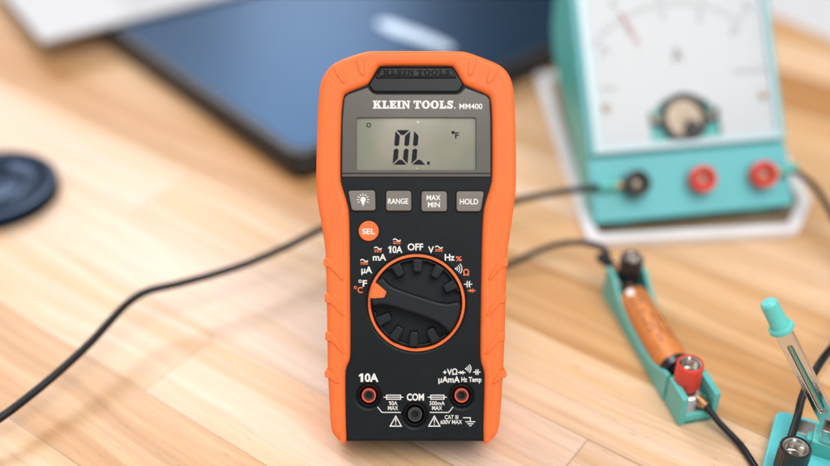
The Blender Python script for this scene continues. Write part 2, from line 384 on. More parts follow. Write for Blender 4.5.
# bezel and LCD
bm = bmesh.new()
bez = rounded([(344.2, 97.5), (347.5, 94), (367.5, 86.8), (371.5, 92), (376, 93.8), (457, 93.8), (461.2, 92), (465.2, 87.2), (486.5, 95.2), (489.5, 98.5), (490.6, 118), (490.8, 176.3), (341.8, 176.3), (342.3, 120)], 1.5)
win = rounded([(356.5, 117), (476, 117), (476, 169.5), (356.5, 169.5)], 2.2)
plate(bm, [Q(bez), Q(win)], -3, -.75, .22, 2)
bezel = finish(bm, 'bezel', 'bezel', mm)
bm = bmesh.new(); brand(bm, U(372.8), U(455.5), V(108), 8.0 * K, -.745)
text(bm, 'MM400', U(471), V(105.7), 5.4 * K, 23 * K, -.72, .14)
finish(bm, 'lettering', 'white', bezel)
bm = bmesh.new(); plate(bm, [Q([(342.4, 172.4), (490.2, 172.4), (490.2, 173.3), (342.4, 173.3)])], -.9, -.45, .1, 2)
finish(bm, 'bezel_ridge', 'gloss', bezel)
bm = bmesh.new(); box(bm, U(354), U(478.5), V(172), V(114.5), -2.9, -1.9, .05)
lcd = finish(bm, 'screen', 'lcd', mm)
bm = bmesh.new()
def seg7(bm, tl, w, h, t, which, shear):
    g = 1.0; x, y = tl; m = h / 2
    S7 = {'a': [(g, 0), (w - g, 0), (w - t - g, t), (t + g, t)], 'd': [(g, h), (w - g, h), (w - t - g, h - t), (t + g, h - t)],
          'f': [(0, g), (t, t + g), (t, m - t / 2), (t / 2, m - g), (0, m - t / 2)], 'e': [(0, h - g), (t, h - t - g), (t, m + t / 2), (t / 2, m + g), (0, m + t / 2)],
          'b': [(w, g), (w - t, t + g), (w - t, m - t / 2), (w - t / 2, m - g), (w, m - t / 2)], 'c': [(w, h - g), (w - t, h - t - g), (w - t, m + t / 2), (w - t / 2, m + g), (w, m + t / 2)]}
    for k in which:
        lp = [(x + px - shear * py / h, y + py) for px, py in S7[k]]
        plate(bm, [Q(lp)], -1.95, -1.84, 0)
z6 = lambda x, y: (345 + x / 5.48, 90 + y / 5.48)
seg7(bm, (395.4, 129.2), 15.0, 34.8, 4.9, 'abcdef', 3.0)
seg7(bm, (414.2, 129.2), 15.0, 34.8, 4.9, 'fed', 3.0)
plate(bm, [Q([(427.3, 160.8), (430, 160.8), (429.7, 164), (427, 164)])], -1.95, -1.84, 0)
text(bm, 'F', U(457.3), V(134.6), 6.2 * K, 4.1 * K, -1.9, .2)
plate(bm, [circle(U(453.3), V(131.6), 1.7 * K, 20)], -1.95, -1.84, 0)
plate(bm, [circle(U(368.5), V(124.3), 2.4 * K, 24), circle(U(368.5), V(124.3), 1.5 * K, 24)], -1.95, -1.84, 0)
finish(bm, 'digits', 'seg', lcd)
bm = bmesh.new(); plate(bm, [Q([(416.5, 121.5), (418.4, 119.8), (418.8, 122.2), (418.2, 122), (418, 120.9), (416.9, 121.9)])], -1.95, -1.84, 0)  # white shapes drawn for small reflections on the display
plate(bm, [Q([(416, 167.6), (417, 167), (417.4, 167.8)])], -1.95, -1.84, 0)
finish(bm, 'glint_mark', 'white', lcd)

# keys
FZ = -1.4                      # face plane
z6b = lambda x, y: (340 + x / 5.533, 180 + y / 5.533)
def key(name, pts, label):
    bm = bmesh.new()
    cx = sum(p[0] for p in pts) / 4; cy = sum(p[1] for p in pts) / 4
    big = [(cx + (x - cx) * 1.10, cy + (y - cy) * 1.14) for x, y in pts]
    plate(bm, [Q(rounded(big, 3.5))], -2.5, FZ + .12, .1, 2)
    gasket = finish(bm, 'gasket', 'deep')
    bm = bmesh.new(); plate(bm, [Q(rounded(pts, 3))], -2.2, -.35, .45, 4)
    k = finish(bm, name, 'keys', mm); k['label'] = label; gasket.parent = k
    return k, cx, cy
kz = -.35
k1, cx, cy = key('button', [(347.8, 190.2), (375, 189.8), (375.6, 210.2), (351.8, 210.2)], 'grey button with a light bulb symbol')
bm = bmesh.new(); X, Y = 363, 199.2
plate(bm, [circle(U(X), V(Y), 2.7 * K, 24)], kz - .05, kz + .05)
plate(bm, [Q([(X - 1.5, Y + 2), (X + 1.5, Y + 2), (X + 1.2, Y + 4.6), (X - 1.2, Y + 4.6)])], kz - .04, kz + .06)
plate(bm, [Q([(X - .9, Y + 5.2), (X + .9, Y + 5.2), (X + .7, Y + 6), (X - .7, Y + 6)])], kz - .04, kz + .06)
for k in range(9):
    a = R(-30 + k * 240 / 8); c_, s_ = math.cos(a), math.sin(a)
    plate(bm, [strokeloop([(U(X) + c_ * 3.9 * K, V(Y) + s_ * 3.9 * K), (U(X) + c_ * 6.3 * K, V(Y) + s_ * 6.3 * K)], .7 * K)], kz - .04, kz + .06)
finish(bm, 'symbol', 'white', k1)
k2, cx, cy = key('button', [(386, 190.4), (411.2, 190.4), (411.4, 210.4), (386, 210.4)], 'grey RANGE button')
bm = bmesh.new(); text(bm, 'RANGE', U(398.1), V(200.8), 5.4 * K, 20.3 * K, kz + .02, .18); finish(bm, 'lettering', 'white', k2)
k3, cx, cy = key('button', [(421.4, 190.9), (446.9, 190.9), (447, 211), (421.4, 211)], 'grey MAX MIN button')
bm = bmesh.new(); text(bm, 'MAX', U(433.7), V(197.3), 5.2 * K, 14 * K, kz + .02, .18); text(bm, 'MIN', U(433.9), V(204.3), 5.2 * K, 12 * K, kz + .02, .18); finish(bm, 'lettering', 'white', k3)
k4, cx, cy = key('button', [(456.5, 190.9), (484.2, 190.9), (480.8, 211), (456.6, 211)], 'grey HOLD button')
bm = bmesh.new(); text(bm, 'HOLD', U(469.1), V(201.2), 5.5 * K, 18.3 * K, kz + .02, .18); finish(bm, 'lettering', 'white', k4)
bm = bmesh.new(); plate(bm, [circle(U(368.6), V(230.6), 10.1 * K)], -2.2, -.35, .4, 4)
k5 = finish(bm, 'button', 'orange', mm); k5['label'] = 'round orange SEL button'
bm = bmesh.new(); plate(bm, [circle(U(368.6), V(230.6), 11.2 * K)], -2.5, FZ + .12, .1, 2); finish(bm, 'gasket', 'deep', k5)
bm = bmesh.new(); text(bm, 'SEL', U(368.5), V(231), 5.6 * K, 12.8 * K, kz + .02, .18); finish(bm, 'lettering', 'white', k5)

# rotary dial
DX, DY = U(416.5), V(302.6)
bm = bmesh.new(); plate(bm, [circle(DX, DY, 48.6 * K, 96), circle(DX, DY, 45.9 * K, 96)], -8.6, -.9, .18, 3)
finish(bm, 'dial_ring', 'orange', mm)
bm = bmesh.new(); plate(bm, [circle(DX, DY, 49.9 * K, 96), circle(DX, DY, 48.2 * K, 96)], -2, FZ + .06); finish(bm, 'dial_gap', 'deep', mm)
bm = bmesh.new()
plate(bm, [circle(DX, DY, 45.6 * K, 96)], -8.2, -5.4, .4, 3)
def ang(r, a): return (DX + r * K * math.cos(R(a)), DY + r * K * math.sin(R(a)))
bar = Q([(376, 281.5), (383, 276.5), (386.5, 281), (393, 286.6), (416.6, 294.6), (438.5, 301.6), (448, 302.8), (456.5, 300.5), (460.6, 303), (459.5, 313), (455.5, 323.5), (449.5, 332),
         (444, 326.5), (436.7, 320.2), (413, 311.8), (387.4, 303.6), (379, 303.4), (373, 305), (371.8, 300), (373.5, 289)])
plate(bm, [chaikin(bar, 2)], -6, 4.2, .9, 4)
for a in (26, 57, 88, 119, 206, 237, 266, 297):
    ri = 31.0 if a < 180 else 28.8
    lp = [ang(ri, a - 8.5), ang(ri, a + 8.5), ang(44.2, a + 6.8), ang(44.2, a - 6.8)]
    plate(bm, [rounded(lp, 1.0, 4)], -6, .9, .6, 3)
# low rim between the teeth, on both wells
for a0, a1 in ((14, 131), (192, 312)):
    outer = [ang(45.0, a0 + (a1 - a0) * i / 30) for i in range(31)]; inner = [ang(42.0, a1 - (a1 - a0) * i / 30) for i in range(31)]
    plate(bm, [outer + inner], -6, -2.2, .35, 2)
knob = finish(bm, 'dial', 'knob', mm)
bm = bmesh.new()
ptr = [(375.2, 282.2), (377.5, 283.4), (385.6, 290.3), (386, 291.3), (384.2, 295.6), (383.4, 296), (370.6, 296.8)]
arc = [(416.5 + 45.7 * math.cos(R(a)), 302.6 - 45.7 * math.sin(R(a))) for a in (173, 168, 163, 158, 154)]
plate(bm, [Q(ptr + arc)], -2, 4.5, .2, 2)
finish(bm, 'pointer', 'orange', knob)

# printed markings on the face
def put(fn, m='white'):
    bm = bmesh.new(); fn(bm); return finish(bm, 'lettering', m, body_o)
pz = FZ + .02
def T_(bm, s, x, y, h, w, b=.2):
    if s.startswith('10A'):                          # a figure one with its flag
        w1 = w * .22; x0 = x - w / 2; t = h * (.19 + b * .35)
        plate(bm, [Q([(x0 + w1 - t, y + h / 2), (x0 + w1, y + h / 2), (x0 + w1, y - h / 2), (x0 + w1 - t * .8, y - h / 2), (x0, y - h * .30), (x0, y - h * .12), (x0 + w1 - t, y - h * .22)])], FZ - .05, FZ + .08)
        text(bm, '0A', U(x + w * .15), V(y), h * K, w * .70 * K, pz, b)
    else: text(bm, s, U(x), V(y), h * K, w * K, pz, b)
def line(bm, pts, w=.75, dz=0): plate(bm, [[(p[0], p[1]) for p in strokeloop([(U(a), V(b)) for a, b in pts], w * K)]], FZ - .05, FZ + .05 + dz)
def tilde(bm, x, y, w=7.5, h=1.1, lw=1.0):
    pts = [(x - w / 2 + w * i / 12, y - h * math.sin(2 * math.pi * i / 12)) for i in range(13)]; line(bm, pts, lw)
def waves(bm, x, y, s=1.0):
    plate(bm, [circle(U(x - 4.6 * s), V(y), .9 * s * K, 14)], FZ - .05, FZ + .05)
    for r, a in ((2.6, 50), (4.9, 48), (7.2, 46)):
        line(bm, [(x - 5.2 * s + r * s * math.cos(R(-a + 2 * a * i / 10)), y + r * s * math.sin(R(-a + 2 * a * i / 10))) for i in range(11)], .8)
def capsym(bm, x, y, s=1.0):
    line(bm, [(x - 4.2 * s, y), (x - 1.0 * s, y)], .9); line(bm, [(x - .9 * s, y - 3.2 * s), (x - .9 * s, y + 3.2 * s)], 1.0)
    line(bm, [(x + 1.0 * s + (.9 * s * (abs(i - 4) / 4) ** 2), y - 3.2 * s + 6.4 * s * i / 8) for i in range(9)], 1.0, .01); line(bm, [(x + 1.0 * s, y), (x + 4.2 * s, y)], .9)
def diode(bm, x, y, s=1.0):
    line(bm, [(x - 4 * s, y), (x - 1.6 * s, y)], .9); plate(bm, [Q([(x - 1.7 * s, y - 1.9 * s), (x + 1.3 * s, y), (x - 1.7 * s, y + 1.9 * s)])], FZ - .05, FZ + .06)
    line(bm, [(x + 1.4 * s, y - 2 * s), (x + 1.4 * s, y + 2 * s)], .9); line(bm, [(x + 1.5 * s, y), (x + 4 * s, y)], .9)
def dashes(bm, x, y, w=7.5):
    line(bm, [(x - w / 2, y), (x + w / 2, y)], .85)
    for k in (-1, 0, 1): line(bm, [(x + k * w * .35 - w * .13, y + 1.6), (x + k * w * .35 + w * .13, y + 1.6)], .85)
def ring(bm, x, y, r): plate(bm, [circle(U(x), V(y), r * K, 20), circle(U(x), V(y), (r - .7) * K, 20)], FZ - .05, FZ + .05)
put(lambda b: T_(b, 'OFF', 415.4, 246.6, 6.8, 15.6))
put(lambda b: (T_(b, '10A', 395.2, 249.2, 6.8, 14.2), tilde(b, 396.8, 239.6)))
put(lambda b: dashes(b, 396.8, 241.6), 'orange_print')
put(lambda b: (T_(b, 'mA', 379.4, 257, 6.6, 13.4), tilde(b, 377.8, 247.8)))
put(lambda b: dashes(b, 377.8, 249.8), 'orange_print')
put(lambda b: (T_(b, 'µA', 366.6, 269.6, 6.8, 10.8), tilde(b, 364, 260.2)))
put(lambda b: dashes(b, 364, 262.2), 'orange_print')
put(lambda b: (T_(b, 'F', 364.7, 283.2, 6.6, 4.4), ring(b, 359.9, 281, 1.6)))
put(lambda b: (T_(b, 'C', 359.9, 289.8, 6.0, 5.0), ring(b, 355.2, 287.3, 1.5)), 'orange_print')
put(lambda b: (T_(b, 'V', 431.1, 249.4, 6.6, 5.8), tilde(b, 439, 246.8)))
put(lambda b: dashes(b, 439, 249.2), 'orange_print')
put(lambda b: T_(b, 'Hz', 449.8, 257, 6.6, 9.8))
put(lambda b: T_(b, '%', 459, 258.4, 4.8, 6.0, .15), 'orange_print')
put(lambda b: waves(b, 460.2, 268.4, .95))
put(lambda b: T_(b, 'Ω', 466.3, 272.2, 6.2, 6.0), 'orange_print')
put(lambda b: capsym(b, 468.3, 284))
put(lambda b: diode(b, 471.8, 290.4), 'orange_print')
put(lambda b: T_(b, '10A', 368.5, 377.8, 8.4, 19.6, .32))
put(lambda b: T_(b, 'COM', 415.4, 397.3, 7.0, 17.2, .28))
put(lambda b: (T_(b, '+', 445, 372.4, 5.4, 3.6), T_(b, 'VΩ', 452.3, 372, 6.0, 10.4)))
put(lambda b: (diode(b, 461.8, 372.6, .95), waves(b, 469.6, 368.8, .8), capsym(b, 477, 372.2, .85)))
put(lambda b: (T_(b, 'µAmA', 449.2, 379.6, 6.2, 21.4), T_(b, 'Hz', 464.4, 379.6, 5.0, 5.8, .2), T_(b, 'Temp', 475.3, 379.6, 5.0, 12.6, .2)))
def fuse(b, x0, x1):
    line(b, [(x0, 397.4), (x1, 397.4)], .7, .01)
    a0, a1 = x0 + 2.6, x1 - 2.4
    plate(b, [Q([(a0, 394.9), (a1, 394.9), (a1, 399.8), (a0, 399.8)]), Q([(a0 + .9, 395.8), (a1 - .9, 395.8), (a1 - .9, 398.9), (a0 + .9, 398.9)])], FZ - .05, FZ + .07)
put(lambda b: (fuse(b, 383.4, 403.4), T_(b, '10A', 393, 403.4, 4.0, 8.6, .1), T_(b, 'MAX', 393, 408.3, 4.0, 10.2, .1)))
put(lambda b: (fuse(b, 427.8, 447), T_(b, '500mA', 437.2, 403.4, 4.0, 15.2, .1), T_(b, 'MAX', 437.2, 408.3, 4.0, 10.2, .1)))
put(lambda b: (line(b, [(377.4, 407.2), (381.8, 412.6), (400.8, 412.6)], .8), line(b, [(429.8, 412.6), (448.8, 412.6), (453.2, 407.2)], .8)))
def tri(b, x):
    o = [(x, 415.4), (x + 6.4, 426.9), (x - 6.4, 426.9)]; i = [(x, 417.4), (x + 4.7, 425.9), (x - 4.7, 425.9)]
    plate(b, [Q(o), Q(i)], FZ - .05, FZ + .05); plate(b, [Q([(x - .55, 418.9), (x + .55, 418.9), (x + .35, 423), (x - .35, 423)])], FZ - .05, FZ + .05); plate(b, [circle(U(x), V(424.4), .6 * K, 12)], FZ - .05, FZ + .05)
put(lambda b: tri(b, 395.7)); put(lambda b: tri(b, 434.4))
put(lambda b: (T_(b, 'CAT III', 451.6, 417.4, 4.0, 13.6, .1), T_(b, '600V MAX', 451.4, 422.3, 4.0, 21.6, .1)))
put(lambda b: (line(b, [(463.2, 418), (470.5, 418), (470.5, 421.6)], .8), line(b, [(465.6, 422), (475.4, 422)], .8), line(b, [(467.4, 424), (473.6, 424)], .8), line(b, [(469.2, 425.9), (471.8, 425.9)], .8)))

# input jacks
for (x, y, r), ringm, lab in zip(J, ('jackring', 'jackring', 'darkprint'), ('red ringed 10A jack', 'red ringed volt ohm jack', 'all black COM jack')):
    T = Matrix.Translation((U(x), V(y), 0)); bm = bmesh.new()
    lathe(bm, [(r * K - .15, -8.8), (r * K - .1, -2.3), (r * K - .5, -2.1), (r * K - .9, -2.4), (r * K - .9, -8.4), (0, -8.4)], 56, T)
    jk = finish(bm, 'input_jack', 'deep', mm); jk['label'] = lab
    bm = bmesh.new(); lathe(bm, [(7.1 * K, -8.4), (7.1 * K, -2.2), (6.9 * K, -2.0), (5.7 * K, -2.0), (5.5 * K, -2.2), (5.5 * K, -8.0), (0, -8.0)], 48, T); o = finish(bm, 'collar', ringm, jk)
    bm = bmesh.new(); lathe(bm, [(5.4 * K, -7.9), (5.4 * K, -3.4), (3.6 * K, -3.2), (3.4 * K, -3.6), (3.4 * K, -7.5), (0, -7.5)], 32, T); finish(bm, 'contact', 'darkprint', jk)

# ------------------------------------------------------------------ ammeter on its white tray
tray_pts = [(85, 417.5), (191, 427), (205, 453), (204, 592), (74, 590)]
tr = thing('tray', (140, 510, 0), (0, 0, 0), 'shallow white plastic tray under the teal panel ammeter', 'tray')
tp = [(x - 140, y - 510) for x, y in tray_pts]
def inset(pts, d):
    L = len(pts); out = []
    for i in range(L):
        p0, p, p1 = Vector(pts[i - 1]), Vector(pts[i]), Vector(pts[(i + 1) % L])
        n1 = Vector((-(p - p0).y, (p - p0).x)).normalized(); n2 = Vector((-(p1 - p).y, (p1 - p).x)).normalized()
        n = (n1 + n2).normalized(); out.append(tuple(p + n * d / max(.4, n.dot(n1))))
    return out
bm = bmesh.new(); plate(bm, [rounded(tp, 4), rounded(inset(tp, 6.4), 2.5)], .1, 5.2, .8); finish(bm, 'rim', 'tray', tr)
bm = bmesh.new(); plate(bm, [rounded(inset(tp, 6.1), 3)], .1, 1.2); finish(bm, 'tray_floor', 'trayfloor', tr)
PSI, PHI, W = R(8.95), R(40.8), 104.2
am = thing('ammeter', (89.1, 428.1, 8), (0, 0, PSI), 'teal school panel ammeter with white dial and three binding posts', 'ammeter')
Tp = Matrix.Rotation(R(90) - PHI, 4, 'X')        # panel frame: x width, y up the panel, z out of it
sP, cP = math.sin(PHI), math.cos(PHI)
bm = bmesh.new()
# wedge housing extruded along the width: profile in (back, height)
Tw = Matrix(((0, 0, 1, 0), (1, 0, 0, 0), (0, 1, 0, 0), (0, 0, 0, 1)))
prof = [(1, -5), (104, -5), (104, 103), (92, 106), (0, 0)]
s_top = 138
prof = [(2.5, -4), (16, -4), (55, 20), (94, 44), (102, 58), (102, 100), (s_top * sP + 2, s_top * cP - 1), (0.6, 1)]
plate(bm, [rounded(prof, 2.5)], .3, W - .3, 1.4, 3, Tw)
box(bm, 10, 22, 4, 14, -6, -3.5, .4); box(bm, W - 22, W - 10, 4, 14, -6, -3.5, .4); box(bm, 28, W - 28, 70, 90, -6, 50, .6)
finish(bm, 'housing', 'teal', am)
bm = bmesh.new(); plate(bm, [rounded([(0, 0), (W, 0), (W, 32.5), (0, 32.5)], 2)], -3, 1.2, .9, 3, Tp); finish(bm, 'terminal_panel', 'teal_front', am)
bm = bmesh.new(); plate(bm, [rounded([(.2, 33), (W - .2, 33), (W - .2, 137), (.2, 137)], 2), rounded([(3.2, 34.2), (W - 3.4, 34.2), (W - 3.4, 133), (3.2, 133)], 1.5)], -3, 2.2, .8, 3, Tp); finish(bm, 'front_frame', 'teal_front', am)
bm = bmesh.new(); plate(bm, [rounded([(2.9, 34), (W - 3.2, 34), (W - 3.2, 133), (2.9, 133)], 1.2), rounded([(7.2, 37.0), (W - 5.0, 37.0), (W - 5.0, 130), (7.2, 130)], 1.2)], -1, 4.6, .7, 3, Tp); finish(bm, 'cover_rim', 'clearrim', am)
hole = [(52 + 19.5 * math.cos(R(a)), 43 + 13.5 * math.sin(R(a))) for a in range(0, 181, 9)]
hole = [(70.5, 36.2)] + [(52 + x * 1.0, y) for x, y in [(18.5 * math.cos(R(a)), 45 + 16 * math.sin(R(a)) ** 1.0) for a in range(0, 181, 9)]] + [(33.5, 36.2)]
bm = bmesh.new(); plate(bm, [[(6.8, 36), (W - 4.8, 36), (W - 4.8, 131), (6.8, 131)], [(x, max(y, 38)) for x, y in chaikin(hole, 1)]], .8, 1.8, 0, 1, Tp)
dial = finish(bm, 'dial_face', 'dial', am)
bm = bmesh.new(); plate(bm, [[(30, 37), (74, 37), (74, 64), (30, 64)]], -2, -.8, 0, 1, Tp); finish(bm, 'well', 'clearrim', am)
MC = (52, 49)
bm = bmesh.new(); Tm = Tp @ Matrix.Translation((MC[0], MC[1], 0))
plate(bm, [circle(0, 0, 12.6), circle(0, 0, 9.6)], -.8, 3, .4, 2, Tm)
for sg in (1, -1): plate(bm, [[(sg * 12, -1.2), (sg * 15.4, -3.4), (sg * 18.2, -1.0), (sg * 18.4, 4), (sg * 17.0, 4), (sg * 16.6, 0), (sg * 14.6, -1.4), (sg * 12.2, .8)][::sg]], -.8, 2.4, .2, 2, Tm)
mech = finish(bm, 'movement', 'postblack', am)
bm = bmesh.new(); plate(bm, [circle(0, 0, 9.5)], -.8, 1.2, .3, 2, Tm); plate(bm, [[(-16.5, -1.5), (16.5, -1.5), (16.5, 2), (-16.5, 2)]], -.7, 1.0, .3, 2, Tm); finish(bm, 'movement_plate', 'mech', mech)
bm = bmesh.new(); plate(bm, [[(-1.5, -2), (5.2, -1), (4.4, 6.5), (-.5, 5.5)]], 1, 2.2, .3, 2, Tm); finish(bm, 'bridge', 'mech', mech)
bm = bmesh.new(); lathe(bm, [(4.0, -.5), (4.0, 3.6), (3.4, 4.2), (0, 4.2)], 24, Tm @ Matrix.Translation((3.0, -5.6, 0))); finish(bm, 'zero_screw', 'postblack', mech)
AZ = 1.85
def dl(bm, pts, w): plate(bm, [strokeloop(pts, w)], AZ - .1, AZ + .1, 0, 1, Tp)
def pol(r, a): return (MC[0] + r * math.cos(R(a)), MC[1] + r * math.sin(R(a)))
bm = bmesh.new()
AA = [137.5, 116.5, 95.5, 74.5, 53.5]
dl(bm, [pol(58, 53.5 + 84 * i / 40) for i in range(41)], .35)
for k in range(41):
    a = 53.5 + 84 * k / 40; r1 = 63.5 if k % 10 == 0 else (61.8 if k % 5 == 0 else 60.3); dl(bm, [pol(58.1, a), pol(r1, a)], .55 if k % 10 == 0 else .3)
for a, s, s2 in zip(AA, ('-1', '0', '1', '2', '3'), ('-0.2', '0', '0.2', '0.4', '0.6')):
    for r, q, h in ((53, s, 5.2), (67.5, s2, 4.0)):
        p = pol(r, a); text(bm, q, 0, 0, h, h * (.22 if q == '1' else .62 * max(1, len(q.replace('.', '')))), .02, .15, Tp @ Matrix.Translation((p[0], p[1], AZ)) @ Matrix.Rotation(R(a - 90), 4, 'Z'), .1)
text(bm, 'A', 52, 81.5, 7.5, 6.2, AZ, .7, Tp, .1)
finish(bm, 'scale', 'scaleink', dial)
bm = bmesh.new()
for i in range(5): dl(bm, [(10.5 + i * 1.7, 66.8), (11.6 + i * 1.7, 66.8)], 1.4)
finish(bm, 'small_print', 'ink', dial)
bm = bmesh.new()
for i in range(11): dl(bm, [(80 + i * 1.7, 70.5 - (i % 3) * .5), (81.1 + i * 1.7, 70.5 - (i % 3) * .5)], 1.5)
finish(bm, 'small_print', 'ink', dial)
bm = bmesh.new(); plate(bm, [strokeloop([pol(43, 116.5), pol(62, 116.5)], .45)], 3.0, 3.3, 0, 1, Tp); finish(bm, 'needle', 'needle', mech)
for x, y in ((12.2, 57), (94.5, 57)):
    bm = bmesh.new(); lathe(bm, [(2.2, 0), (2.2, 2.6), (1.7, 3.1), (.5, 3.1), (.5, 2.6), (0, 2.6)], 20, Tp @ Matrix.Translation((x, y, 0))); finish(bm, 'screw', 'mech', dial)

def post(parent, T, m, r=5.4, h=12, z0=0, lab=None, bore=.82):
    """binding post: hollow moulded cap over a threaded metal stem"""
    bm = bmesh.new()
    lathe(bm, [(r * .70, z0), (r * .96, z0), (r, z0 + .5), (r, z0 + h - .7), (r - .6, z0 + h), (r * (bore + .04), z0 + h), (r * bore, z0 + h - .5), (r * bore, z0 + h - 5.5), (r * min(.7, bore - .02), z0 + h - 5.5), (r * min(.7, bore - .02), z0)], 48, T)
    for k in range(24):
        a = 2 * math.pi * k / 24
        box(bm, r - .15, r + .12, -.22, .22, z0 + 1.2, z0 + h - 2.2, .08, T @ Matrix.Rotation(a, 4, 'Z'))
    if bore < .7: lathe(bm, [(r * bore - .05, z0 + h - 4.5), (0, z0 + h - 4.5)], 32, T)
    p = finish(bm, 'binding_post', m, parent)
    if lab: p['label'] = lab
    bm = bmesh.new()
    if bore < .7:
        lathe(bm, [(r * .30, z0 - 2), (r * .30, z0 + h - 3.2), (r * .22, z0 + h - 2.7), (0, z0 + h - 2.6)], 24, T); 
        finish(bm, 'stem', 'mech', p); return p
    pr = [(0, z0 - 5), (r * .42, z0 - 5), (r * .42, z0 + .2), (r * .79, z0 + .2), (r * .805, z0 + h - .6), (r * .72, z0 + h - .7)]
    zz = z0 + h - 1.2
    for k in range(6): pr += [(r * .66, zz - .35), (r * .71, zz - .7)]; zz -= .8
    pr += [(r * .6, zz - .3), (0, zz - .3)]
    lathe(bm, pr, 40, T); finish(bm, 'threaded_insert', 'nickel', p)
    return p
POSTS = [(21.6, 17.6, 'postblack', 'black binding post'), (55.6, 16.8, 'red', 'middle red binding post'), (87.6, 16.4, 'red', 'right red binding post')]
for x, y, m, lab in POSTS:
    post(am, Tp @ Matrix.Translation((x, y, 0)), m, 6.6, 8, 2.0, lab, .62)
    bm = bmesh.new(); lathe(bm, [(7.4, 1), (7.4, 2.0), (6.9, 2.5), (0, 2.5)], 36, Tp @ Matrix.Translation((x, y, 0))); finish(bm, 'post_washer', 'teal_front' , am)

# ------------------------------------------------------------------ battery holder, with its cell
HY = R(13)
bh = thing('battery_holder', (105.6, 341.6, 0), (0, 0, HY), 'long teal battery holder with a red post in front and a black post behind', 'battery holder')
bm = bmesh.new()
box(bm, -8, 8, -40, 44, .05, 2.4, .5)
wall = [(-25.5, 0.4), (44, .4), (44, 17), (43, 18.2), (37.5, 18.2), (34, 16.5), (29, 12.6), (22, 9.8), (12, 7.8), (0, 7.2), (-10, 8.2), (-17, 11), (-22, 14), (-25.5, 14.6)]
Tx = Matrix(((0, 0, 1, 0), (1, 0, 0, 0), (0, 1, 0, 0), (0, 0, 0, 1)))
for x0, x1 in ((-8.6, -6.6), (6.6, 8.6)): plate(bm, [wall], x0, x1, .45, 3, Tx)
blk = [(-40.2, .3), (-26.6, .3), (-26.6, 15.4), (-40.2, 15.4)]
for x0, x1 in ((-8.3, -5.5), (5.5, 8.3)): plate(bm, [rounded(blk, .8)], x0, x1, .5, 3, Tx)
box(bm, -6, 6, -40, -37.9, .5, 5.4, .4); box(bm, -6.8, 6.8, 41.8, 43.8, .5, 13, .4); box(bm, -6.5, 6.5, -26.5, -25, .5, 11, .3)
box(bm, -6, 6, -38, -26, .5, 4, .4); box(bm, -6.8, 6.8, 32.5, 42, .5, 5, .4)
for sx in (-1, 1): box(bm, sx * 6.3 - .8, sx * 6.3 + .8, -29.5, -26.3, .5, 15.2, .3)
finish(bm, 'holder_body', 'teal', bh)
bm = bmesh.new()
strip = [(-26.5, 9.6), (-26.5, 10.6), (-35.6, 10.6), (-36.6, 9.9), (-38.9, 4.6), (-38.1, 4.3), (-36.2, 9.0), (-35.2, 9.6)]
plate(bm, [strip], -4.9, 4.7, .12, 2, Tx); plate(bm, [[(-25, 4), (-24.4, 4), (-24.4, 15), (-25, 15)]], -4, 4, .1, 2, Tx)
tb = finish(bm, 'contact_tab', 'nickel', bh); tb['label'] = 'bright nickel contact tab under the red post'
bm = bmesh.new()
plate(bm, [[(31, 4), (31.6, 4), (31.6, 11.2), (41, 11.2), (41, 12), (31, 12)]], -4, 4, .12, 2, Tx)
finish(bm, 'contact_tab', 'nickel', bh)
RP = Vector((-1.8, -29.8, 0)); BP = Vector((.4, 37.6, 0))
post(bh, Matrix.Translation(RP), 'red', 5.35, 12.2, 12.6, 'glossy red binding post with silver thread inside')
post(bh, Matrix.Translation(BP), 'postblack', 5.2, 12.2, 14.6, 'black binding post at the far end')
bt = thing('battery', (105.6 - .225 * 4.2 - .6, 341.6 + .974 * 4.2, 9.9), (0, 0, HY), 'orange copper coloured AA cell with a black end lying in the teal holder', 'battery')
Tb = Matrix.Rotation(R(-90), 4, 'X')            # lathe axis z -> +y
bm = bmesh.new(); lathe(bm, [(6.9, -20.7), (7.1, -20.5), (7.1, 23.6), (6.7, 24.3), (5.2, 24.4)], 48, Tb); w_o = finish(bm, 'wrapper', 'cell', bt)
bm = bmesh.new(); lathe(bm, [(0, -25.4), (4.8, -25.4), (5.0, -24.9), (6.6, -24.8), (7.1, -24.3), (7.1, -20.6), (6.9, -20.5)], 48, Tb); finish(bm, 'black_band', 'postblack', bt)
bm = bmesh.new(); lathe(bm, [(6.3, 24.35), (5.6, 24.6), (2.9, 24.7), (2.7, 26.0), (0, 26.1)], 36, Tb); finish(bm, 'end_cap', 'nickel', bt)
bm = bmesh.new()                                   # rows of tiny dark print wrapped round the cell
for i, (ph, y0, y1) in enumerate(((78, -11, 17), (95, -8, 19), (60, -12, 8), (112, -12, 14), (128, -6, 18))):
    y = y0
    while y < y1:
        l = random.uniform(.7, 1.7); a = R(ph)
        T = Matrix.Rotation(R(ph - 90) * -1, 4, 'Y') @ Matrix.Translation((0, y, 7.1))
        if random.random() < .82: box(bm, -.38, .38, 0, l, -.1, .05, .01, T)
        y += l + random.uniform(.35, .7)
finish(bm, 'fine_print', 'cellprint', w_o)
bm = bmesh.new(); 
plate(bm, [rounded([(-1.6, 0), (1.6, 0), (1.4, 4), (-1.4, 4)], .8)], 0, .15, 0, 1, Matrix.Rotation(R(-28), 4, 'Y') @ Matrix.Translation((0, 19.6, 7.05))); finish(bm, 'white_patch', 'white', w_o)

